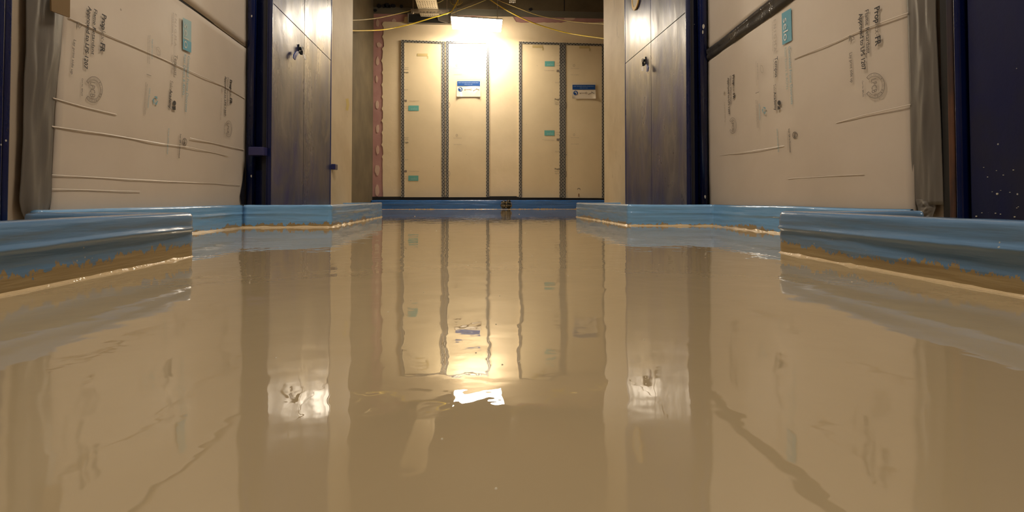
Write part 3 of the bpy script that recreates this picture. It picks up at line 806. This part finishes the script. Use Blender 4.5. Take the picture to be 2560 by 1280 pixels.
# --- right sheet
P, Q_ = PRs, rsh
proplex(P, Q_, (2193.5, 17), (2196, 114), 13)
T(P, Q_, 'Flame Retardant', (2167.5, 25), (2172, 134), 9.5, M_ink, bold=.005)
T(P, Q_, 'Approved to LPS 1207', (2152.5, 33), (2160, 175), 9.5, M_ink, bold=.022)
tri(P, Q_, (2131.5, 96), 15, 20, M_ink2); T(P, Q_, 'PP 05', (2123, 91), (2123.5, 105), 2.5, M_ink2)
T(P, Q_, 'Lay print side up', (2127.5, 132), (2131, 206), 6.8, M_ink)
lpcb(P, Q_, (2187, 214), 26, 32, (2185.5, 197), (2187, 232), 13, M_ink2)
T(P, Q_, 'Cert No. 889a/03', (2157.5, 202), (2159, 242), 3.6, M_ink)
poly_on(P, [(1954.4, 34), (1978, 20.3), (1980, 101), (1956, 112.7)], M_cyan, Q_, lift=.004)
T(P, Q_, 'selo', (1964.5, 44), (1966, 101), 12, M_white, lift=.011)
T(P, Q_, 'ENIGMA', (1937.5, 49), (1939, 128), 6, M_ink3, spacing=1.6); T(P, Q_, 'ACCESS PANEL RANGE', (1931, 53), (1932.5, 128), 2.2, M_ink3)
T(P, Q_, 'Tempus', (1941, 142), (1942, 192.5), 7.5, M_ink, bold=.01); T(P, Q_, 'Steel riser doors for fast track', (1934.5, 148), (1935.5, 194), 2.4, M_ink2)
T(P, Q_, 'Concealed Frame Doorsets', (1974, 116), (1981, 260), 6, M_teal); T(P, Q_, 'Riser Doors & AOVs', (1964, 119), (1969, 223), 5.5, mat('teal_dim', (.33, .42, .38), .5))
T(P, Q_, 'Selo', (1937, 211), (1937.5, 229), 6, M_ink2); T(P, Q_, 'Academy', (1937.7, 229.5), (1940, 275.6), 6, M_ink, bold=.02)
ring_on(P, (1948.3, 257), 4.2, 6, .98, 0, 360, M_ink, Q_, lift=.006); poly_on(P, [(1952, 271), (1944.5, 263.5), (1944.5, 275)], M_ink, Q_, lift=.006)
recycle(P, Q_, (1910.6, 276), 10, 20, M_teal)
T(P, Q_, '100% Recyclable', (1898.5, 259), (1900.5, 300.6), 2.6, M_teal)
T(P, Q_, 'Made from recycled polypropylene waste stock', (1893.5, 252), (1897, 319), 2, M_ink2); T(P, Q_, 'Return used sheets to the recycling collection', (1890.5, 250), (1894, 319), 2, M_ink2)
poly_on(P, [(1889, 232.5), (1898, 229), (1898, 230.4), (1889, 234)], M_ink2, Q_, lift=.006)
T(P, Q_, 'Please reuse or return this sheet after work', (1890.5, 154), (1892, 213), 2, M_ink3); T(P, Q_, 'Single use site board', (1894.5, 158), (1895.5, 198), 2.2, M_ink2)
outline(P, Q_, [(1902, 162), (1907, 165), (1909, 174), (1908, 183), (1903, 181), (1901, 173)], .16, M_ink3)
proplex(P, Q_, (1834, 187), (1835.5, 248), 4.6)
T(P, Q_, 'Flame Retardant', (1826.5, 190), (1828, 260), 3.8, M_ink2); T(P, Q_, 'Approved to LPS 1207', (1821, 194), (1823.5, 286), 3.8, M_ink, bold=.01)
T(P, Q_, 'Lay print side up', (1812, 256), (1813.5, 306), 2.3, M_ink3); tri(P, Q_, (1812.6, 233), 5.5, 12, M_ink3)
lpcb(P, Q_, (1832, 314), 9.5, 20, (1832, 302), (1833, 327), 5, M_ink2, False)
T(P, Q_, 'www.selo.global', (1943.5, 321.5), (1947, 379.5), 3, M_teal)
T(P, Q_, 'Scan QR to Download', (1973, 321.5), (1976.5, 380.5), 3.4, M_ink, bold=.01); T(P, Q_, 'Technical literature', (1969, 327), (1971, 375), 2, M_ink3)
ring_on(P, (1987.5, 337.5), 6.5, 8.5, .2, 0, 360, M_ink2, Q_, lift=.006); T(P, Q_, 'BIM', (1987, 331), (1987.5, 344), 5, M_ink2, bold=.02)

# ================================================================ STEEL RISER DOORS AND FRAMES
TOP = CEIL - .02
def riser(side, X, y0, y1, Xo, ysplit, zs0, zs1, num, outer_round):
    """double steel doors on plane X from y0 to y1 (frame front at y0 reaching out to Xo); joint height runs zs0->zs1"""
    d = empty('door_%d' % num, (X, (y0 + y1) / 2, 0), kind='structure')
    s = -side                                 # direction pointing into the corridor
    g = .025
    for (a_, b_) in ((y0 + .10, ysplit - g), (ysplit + g, y1 - .07)):
        for up_ in (0, 1):
            za = zs0 + (zs1 - zs0) * (a_ - y0) / (y1 - y0); zb = zs0 + (zs1 - zs0) * (b_ - y0) / (y1 - y0)
            if up_: q = [(a_, za + .02), (b_, zb + .02), (b_, TOP), (a_, TOP)]
            else: q = [(a_, .30), (b_, .30), (b_, zb - .02), (a_, za - .02)]
            ny, nz_ = 18, 26 if not up_ else 30
            vs, fs = [], []
            for j in range(nz_ + 1):
                for i in range(ny + 1):
                    t, r_ = i / ny, j / nz_
                    y = q[0][0] + (q[1][0] - q[0][0]) * t
                    lo = q[0][1] + (q[1][1] - q[0][1]) * t; hi = q[3][1] + (q[2][1] - q[3][1]) * t
                    z = lo + (hi - lo) * r_
                    dd = .035 * noise.noise((y * .45, z * .28, num)) * math.sin(math.pi * t) ** .5 * min(1, 6 * r_, 6 * (1 - r_)) if 0 < t < 1 else 0
                    vs.append((X + s * dd, y, z))
            n_ = len(vs)
            for j in range(nz_):
                for i in range(ny):
                    k = j * (ny + 1) + i; fs.append([k, k + 1, k + ny + 2, k + ny + 1])
            rim = list(range(ny + 1)) + [j * (ny + 1) + ny for j in range(1, nz_ + 1)] + [nz_ * (ny + 1) + i for i in range(ny - 1, -1, -1)] + [j * (ny + 1) for j in range(nz_ - 1, 0, -1)]
            for v_ in rim: vs.append((X - s * .12, vs[v_][1], vs[v_][2]))
            for i in range(len(rim)): fs.append([rim[i], rim[(i + 1) % len(rim)], n_ + (i + 1) % len(rim), n_ + i])
            mesh('door_panel', vs, fs, M_door, d, smooth=False)
    box('backing', X - s * .30, X - s * .13, y0 + .05, y1, .3, TOP, M_seam, d)
    box('frame_edge', X - s * .10, X + s * .03, y0 - .02, y0 + .07, .3, TOP, M_post, d, .02)
    box('frame_edge', X - s * .10, X + s * .02, y1 - .05, y1 + .02, .3, TOP, mat('frame_blue', (.01, .03, .16), .3), d, .01)
    # channel post in front: outer lip, web, inner lip
    p = empty('channel_post', ((X + Xo) / 2, y0, 0), 'dark navy steel channel post beside the %s recess, %s' % (('left', 'bracket across it') if side < 0 else ('right', 'chipped round edge')), 'post')
    wd = abs(Xo - X)
    lip = outer_round
    bm_v, bm_f = tube_vf([(Xo + s * lip / 2, y0 + .12, .25), (Xo + s * lip / 2, y0 + .12, TOP)], lip / 2, 18)
    o = mesh('outer_lip', bm_v, bm_f, M_post, p, smooth=True)
    box('web', Xo + s * lip * .5, X - s * .12, y0 + .42, y0 + .5, .2, TOP, M_post, p)
    box('inner_lip', X - s * .14, X - s * .11, y0 - .01, y0 + .45, .2, TOP, M_post, p)
    box('rib', Xo + s * (lip + .24), Xo + s * (lip + .27), y0 + .38, y0 + .42, .2, TOP, M_post, p)
    return d, p
zj0 = PL(683, 8)[2]; zj1 = PL(826, 150)[2]
dl, pl_ = riser(-1, XL, 19.3, 26.95, -8.42, PL(760, 200)[1], zj0, zj1, 5, .30)
zj0 = PR(1715, 30)[2]; zj1 = PR(1564, 158)[2]
dr, pr_ = riser(1, XR, 19.3, 27.68, 8.77, PR(1628, 200)[1], zj0, zj1, 6, .34)
# bracket across the left post
za, zb = onY(645, 389, 19.1)[2], onY(645, 368, 19.1)[2]
box('bracket', onY(622, 380, 19)[0], XL - .10, 18.95, 19.6, za, zb, M_bracket, pl_, .02)
# chips of paint on the posts
for par, Yp, lst in ((pl_, 19.2, ((629, 40, 1.6), (628, 440, 1.7))), (pr_, 19.2, ((1759, 65, 3), (1757, 80, 2), (1763, 492, 2)))):
    for (u, v, r_) in lst:
        pts = [onY(u + r_ * math.cos(k) * (.6 + .5 * random.random()), v + 2.2 * r_ * math.sin(k) * (.7 + .5 * random.random()), Yp - .05) for k in [i * .785 for i in range(8)]]
        plate('paint_chip', pts, .02, (0, 1, 0), mat('chip', (.45, .42, .36), .5), par)

# locks
def lock(plane, X, s, u, v, label_tag, tag_pts, blue_pts, parent):
    c_ = Vector(plane(u, v)); Y, Z = c_.y, c_.z
    l = empty('cabinet_lock', (X, Y, Z - .3), None); l.parent = parent; l.location = Vector((X, Y, Z - .3)) * S - world_loc(parent)
    box('escutcheon', X, X + s * .05, Y - .09, Y + .07, Z - .20, Z + .16, M_lockblack, l, .015)
    mesh('cylinder', *tube_vf([(X + s * .04, Y + .02, Z), (X + s * .12, Y + .02, Z)], .07, 14), M_lockblack, l, smooth=True)
    rp = [(X + s * (.14), Y + .02 + .09 * math.cos(t), Z + .10 * math.sin(t)) for t in [i * math.pi / 10 for i in range(21)]]
    mesh('ring', *tube_vf(rp, .018, 6), M_chrome, l, smooth=True)
    mesh('stem', *tube_vf([(X + s * .12, Y, Z - .1), (X + s * .10, Y, Z - .26)], .06, 8), M_lockblack, l)
    q = [Vector(onX(a_, b_, X + s * .12)) for a_, b_ in blue_pts]
    plate('blue_handle', q, .04, (s, 0, 0), M_blueplastic, l)
    q = [Vector(onX(a_, b_, X + s * .30)) for a_, b_ in tag_pts]
    plate('key_tag', q, .02, (s, 0, 0), M_tag, l, label=label_tag)
    return l
lock(PL, XL, 1, 747, 121, 'white key tag', [(757, 134), (763.5, 140), (764.5, 150.5), (758, 145)],
     [(744, 127.5), (744.5, 135), (739, 141), (736.5, 150), (732, 145), (733, 137), (738, 129)], dl)
lock(PR, XR, -1, 1614, 151, 'grey key tag', [(1602.5, 167.5), (1609, 165.5), (1610, 177), (1603.5, 178)],
     [(1616.5, 160), (1620, 163), (1622.5, 169), (1621, 179), (1617, 179.5), (1617.5, 171)], dr)
# round yellow-rimmed disc at the top of the right doors
cz = onX(1591.5, -6, XR); r_ = .62
def disc(r0, r1, off, th):
    vs, n_ = [], 32
    for k in range(n_):
        t = 2 * math.pi * k / n_
        for rr_, o_ in ((r0, off), (r1, off), (r0, off + th), (r1, off + th)):
            vs.append((XR - o_, cz[1] + rr_ * math.cos(t), cz[2] + rr_ * math.sin(t)))
    fs = []
    for k in range(n_):
        a_, b_ = k * 4, ((k + 1) % n_) * 4
        fs += [[a_ + 2, b_ + 2, b_ + 3, a_ + 3], [a_ + 1, a_ + 3, b_ + 3, b_ + 1], [a_, b_, b_ + 2, a_ + 2]]
    return vs, fs
ds = empty('round_sign', (XR - .05, cz[1], cz[2] - r_), 'round yellow-rimmed disc sign high on the right steel doors', 'sign')
mesh('rim', *disc(.46, r_, .03, .06), M_yellowsign, ds)
mesh('face', *disc(.001, .46, .03, .04), M_disc, ds)

# near doors on both sides (only their ends are in view)
def near_door(X, side, y1, num, u_edge):
    s = -side
    d = empty('door_%d' % num, (X, y1 - 4, 0), kind='structure')
    box('end_post', X - s * .30, X + s * .02, y1 - .13, y1, .2, TOP, M_rust if side > 0 else M_post, d, .03)
    box('inner_post', X - s * .28, X + s * .05, y1 - .27, y1 - .16, .2, TOP, M_post, d, .03)
    y2 = y1 - .31
    for k in range(3):
        box('door_panel', X - s * .2, X, y2 - .04 - (k + 1) * 6.4, y2 - .06 - k * 6.4, .3, TOP, M_neardoor, d, .02)
    return d
nl = near_door(XL, -1, 8.83, 7, 20)
nr = near_door(XR, 1, PR(2371, 300)[1], 8, 2365)
# splashes of resin on the near right door
for k in range(16):
    u = 2440 + random.random() * 118; v = 400 + random.random() * 145; r_ = .8 + 2.2 * random.random() ** 2
    pts = [onX(u + r_ * math.cos(t * 1.047), v + r_ * math.sin(t * 1.047), XR - .005) for t in range(6)]
    plate('splash', pts, .012, (-1, 0, 0), bpy.data.materials.get('splash') or mat('splash', (.6, .56, .42), .5), nr)
# black strip painting the shadow between the right recess wall and the near door
box('gap_shade_strip', RR - .03, RR, 8.42, 9.32, 0, CEIL, M_black, **st)

# ================================================================ CEILING SERVICES NEAR THE FAR WALL
# rectangular duct with an open, dark end
dY = 50.55
xa, xb = onY(1019, 50, dY)[0], onY(1127, 50, dY)[0]; zb_, zt = onY(1070, 58, dY)[2], onY(1070, 33, dY)[2]
dct = empty('ventilation_duct', ((xa + xb) / 2, dY, zb_), 'dark open-ended rectangular metal duct behind the cable tray', 'duct')
th = .06
box('duct_bottom', xa, xb, dY, YW - .01, zb_, zb_ + th, M_duct, dct); box('duct_top', xa, xb, dY, YW - .01, zt - th, zt, M_duct, dct)
box('duct_side', xa, xa + th, dY, YW - .01, zb_ + th, zt - th, M_galv, dct); box('duct_side', xb - th, xb, dY, YW - .01, zb_ + th, zt - th, M_duct, dct)
box('duct_liner', xa + th, xb - th, dY + .3, YW - .01, zb_ + th, zt - th, M_ductin, dct)
xm = onY(1097, 50, dY)[0]
mesh('seam_rib', *tube_vf(smooth_path([(xm - .15, dY + .1, zt - .1), (xm - .05, dY + .1, (zt + zb_) / 2), (xm + .05, dY + .1, zb_ + .3), (xb - .3, dY + .1, zb_ + .1)], 5), .05, 6), M_galv, dct)
plate('turning_vane', [(xm, dY + .15, zb_ + .35), (xb - .06, dY + .15, zb_ + .1), (xb - .06, dY + .15, zt - .1), (xm - .1, dY + .15, zt - .1)], .03, (0, 1, 0), M_duct, dct)
# strut on threaded rods
sY = 48.4
x0s, x1s = onY(1027, 27, sY)[0], onY(1122, 27, sY)[0]; zs_, ze_ = onY(1070, 31, sY)[2], onY(1070, 23, sY)[2]
stt = empty('strut_support', ((x0s + x1s) / 2, sY, zs_), 'slotted galvanised strut on threaded rods carrying the cable tray', 'support')
box('strut_top', x0s, x1s, sY, sY + .28, ze_ - .05, ze_, M_galv, stt)
box('strut_face', x0s, x1s, sY, sY + .04, zs_ + .11, ze_ - .05, M_galv, stt)
k = 11
vs, fs = [], []
for i in range(k):
    a_ = x0s + (x1s - x0s) * i / k; b_ = x0s + (x1s - x0s) * (i + (.55 if i < k - 1 else 1)) / k
    p_ = box_vf(a_, b_, sY, sY + .04, zs_, zs_ + .11); vs, fs = join((vs, fs), p_)
mesh('slotted_lip', vs, fs, M_galv, stt)
box('strut_back', x0s, x1s, sY + .24, sY + .28, zs_, ze_ - .05, M_galv, stt)
for u in (1032, 1117):
    x = onY(u, 27, sY)[0]
    mesh('threaded_rod', *tube_vf([(x, sY + .14, zs_ - .12), (x, sY + .14, CEIL)], .045, 8), M_galv, stt)
    mesh('nut', *tube_vf([(x, sY + .14, zs_ - .10), (x, sY + .14, zs_)], .09, 6), M_galv, stt)
# perforated tray lying on the strut
ta0, ta1 = onY(1046, 20, sY)[0], onY(1094, 20, sY)[0]; tz = ze_ + .02; yt0, yt1 = 38.0, 50.5
tr = empty('cable_tray', ((ta0 + ta1) / 2, (yt0 + yt1) / 2, tz), 'perforated metal cable tray running overhead to the strut', 'cable tray')
nx, ny = 25, 107; vs, fs = [], []
for j in range(ny + 1):
    for i in range(nx + 1):
        vs.append((ta0 + (ta1 - ta0) * i / nx, yt0 + (yt1 - yt0) * j / ny, tz))
for j in range(ny):
    for i in range(nx):
        if i % 3 == 1 and 0 < i < nx - 1 and j % 3 == 1 and j % 18 not in (15, 16, 17): continue
        q = j * (nx + 1) + i; fs.append([q, q + nx + 1, q + nx + 2, q + 1])
mesh('tray_bed', vs, fs, M_traymetal, tr)
for x in (ta0, ta1): box('tray_side', x - .02, x + .02, yt0, yt1, tz + .005, tz + .3, M_traymetal, tr)

# yellow cables
def cable(pts, r_, m, label):
    q = smooth_path([onY(u, v, y) for u, v, y in pts], 8)
    return mesh('sagging_cable', *tube_vf(q, r_, 6), m, smooth=True, label=label, cat='cable')
cable([(872, 76, 34), (900, 76.5, 38), (960, 74, 45), (1020, 62, 47), (1075, 46, 47.8), (1124, 31, 47.6), (1133, 22, 47.6), (1141, 8, 47.6), (1148, -6, 47.6)], .052, M_yellow, 'bright yellow cable sagging from the left pillar, lowest of the left cables')
cable([(872, 51, 34), (910, 49, 38), (950, 44, 43), (1000, 33, 47.5), (1023, 27.5, 50.7), (1060, 17, 50.75), (1094, 7, 50.75), (1108, 0, 50.7), (1118, -7, 50.7)], .038, M_dimcable, 'dull yellow cable passing behind the strut, upper of the left cables')
cable([(1218, -6, 47), (1240, 9, 47), (1275, 30, 47), (1330, 56, 47), (1400, 78, 46), (1450, 88, 44), (1508, 96, 38), (1520, 98, 36)], .05, M_yellow, 'bright yellow cable falling to the right pillar, lower of the right cables')
cable([(1235, -4, 47.5), (1290, 18, 47.5), (1345, 38, 47.5), (1400, 49, 46.5), (1450, 56, 44), (1508, 60, 38), (1520, 61, 36)], .038, M_dimcable, 'dull yellow cable above the brighter one at right')
cable([(1128, 34, 50.6), (1150, 25, 50.6), (1180, 14, 50.6), (1212, 1, 50.6), (1222, -4, 50.6)], .03, M_dimcable, 'thin dull cable rising behind the LED panel')
c_ = [onY(1140 + 17 * math.cos(t) * (1 - .02 * i), 2 + 11 * math.sin(t), 48.9 + .02 * i) for i, t in enumerate([k * .42 for k in range(36)])]
mesh('cable_coil', *tube_vf(c_, .035, 6), M_dimcable, smooth=True, label='loose coil of dull yellow cable near the ceiling above the LED panel', cat='cable')
# clear connector block hanging from the ceiling
cb = empty('pendant_connector', onY(1281, 7, 46), 'small clear pronged fitting hanging at the top of the view', 'fitting')
zt_ = CEIL
for k in range(4):
    x = onY(1275 + k * 4.2, 4, 46)[0]; z_ = onY(1281, 7 - (k % 2), 46)[2]
    mesh('prong', *tube_vf([(x, 46, z_), (x, 46, z_ + .32)], .055, 8), M_glass, cb, smooth=True)
x0_, x1_ = onY(1273, 4, 46)[0], onY(1290, 4, 46)[0]
box('body', x0_, x1_, 45.9, 46.1, onY(1281, 0, 46)[2], zt_, M_glass, cb, .02)

# ================================================================ DARK BUNDLE BY THE FAR KERB
by = 49.5; bc = onY(1265.5, 521, by); bx, bz = bc[0], .02
bd = empty('netted_bundle', (bx, by, 0), 'small dark netted bundle tied with pale cord against the far kerb', 'bundle')
def blob(cx, cy, cz_, rx, ry, rz, seed):
    bm = bmesh.new(); bmesh.ops.create_icosphere(bm, subdivisions=3, radius=1)
    vs = []
    for v in bm.verts:
        k_ = 1 + .22 * noise.noise(v.co * 2.1 + Vector((seed, 0, 0)))
        vs.append((cx + v.co.x * rx * k_, cy + v.co.y * ry * k_, max(.01, cz_ + v.co.z * rz * k_)))
    fs = [[v.index for v in f.verts] for f in bm.faces]; bm.free(); return vs, fs
for (dx, dz, rx, rz) in ((-.26, .34, .28, .28), (.2, .35, .34, .30), (-.22, .66, .26, .18), (.22, .68, .22, .20)):
    mesh('dark_roll', *blob(bx + dx, by, dz, rx, .25, rz, dx * 7 + dz), M_rubber, bd, smooth=True)
for pts in (([(-.5, .62), (-.3, .66), (-.1, .62), (.1, .68), (.3, .64), (.52, .60)]), ([(-.32, .62), (-.33, .4), (-.3, .18)]), ([(-.14, .5), (-.16, .3), (-.02, .16), (.04, .3), (-.02, .5), (.05, .62)]),
            ([(-.45, .38), (-.2, .36), (.1, .37), (.5, .40)]), ([(-.5, .6), (-.47, .3), (-.45, .1)]), ([(.52, .6), (.5, .4), (.4, .15)]), ([(0, .82), (.02, .7), (.0, .6)])):
    mesh('pale_cord', *tube_vf(smooth_path([(bx + a_, by - .29, b_) for a_, b_ in pts], 5), .013, 6), M_straw, bd, smooth=True)

# tiny bubbles standing in the wet resin
vs, fs = [], []
for (u, v) in ((1027, 752), (1059, 731), (1249, 740), (1224, 797), (1240, 811), (1190, 882), (1256, 912), (1298, 905), (1170, 664), (1130, 655), (1226, 683), (1221, 620), (1190, 655),
               (1091, 577), (1027, 577), (1298, 536), (1037, 541), (1313, 583), (690, 895), (2130, 705), (1240, 1222), (1105, 1098), (970, 780), (1420, 690), (1330, 640), (1610, 850)):
    d = ray(u, v); t = -1 / d.z; x, y = d.x * t, d.y * t; r_ = max(.006, 1.3 * t / F)
    k = len(vs)
    for (h_, q_) in ((0, 1), (.55, .8), (.9, .4)):
        for i in range(8): vs.append((x + r_ * q_ * math.cos(i * .785), y + r_ * q_ * math.sin(i * .785), h_ * r_ - .0005))
    vs.append((x, y, r_))
    for j in range(2):
        for i in range(8): fs.append([k + j * 8 + i, k + j * 8 + (i + 1) % 8, k + j * 8 + 8 + (i + 1) % 8, k + j * 8 + 8 + i])
    for i in range(8): fs.append([k + 16 + i, k + 16 + (i + 1) % 8, k + 24])
mesh('resin_bubbles', vs, fs, mat('bubble', (.8, .7, .5), .05), bpy.data.objects['floor'], smooth=True, kind='stuff')
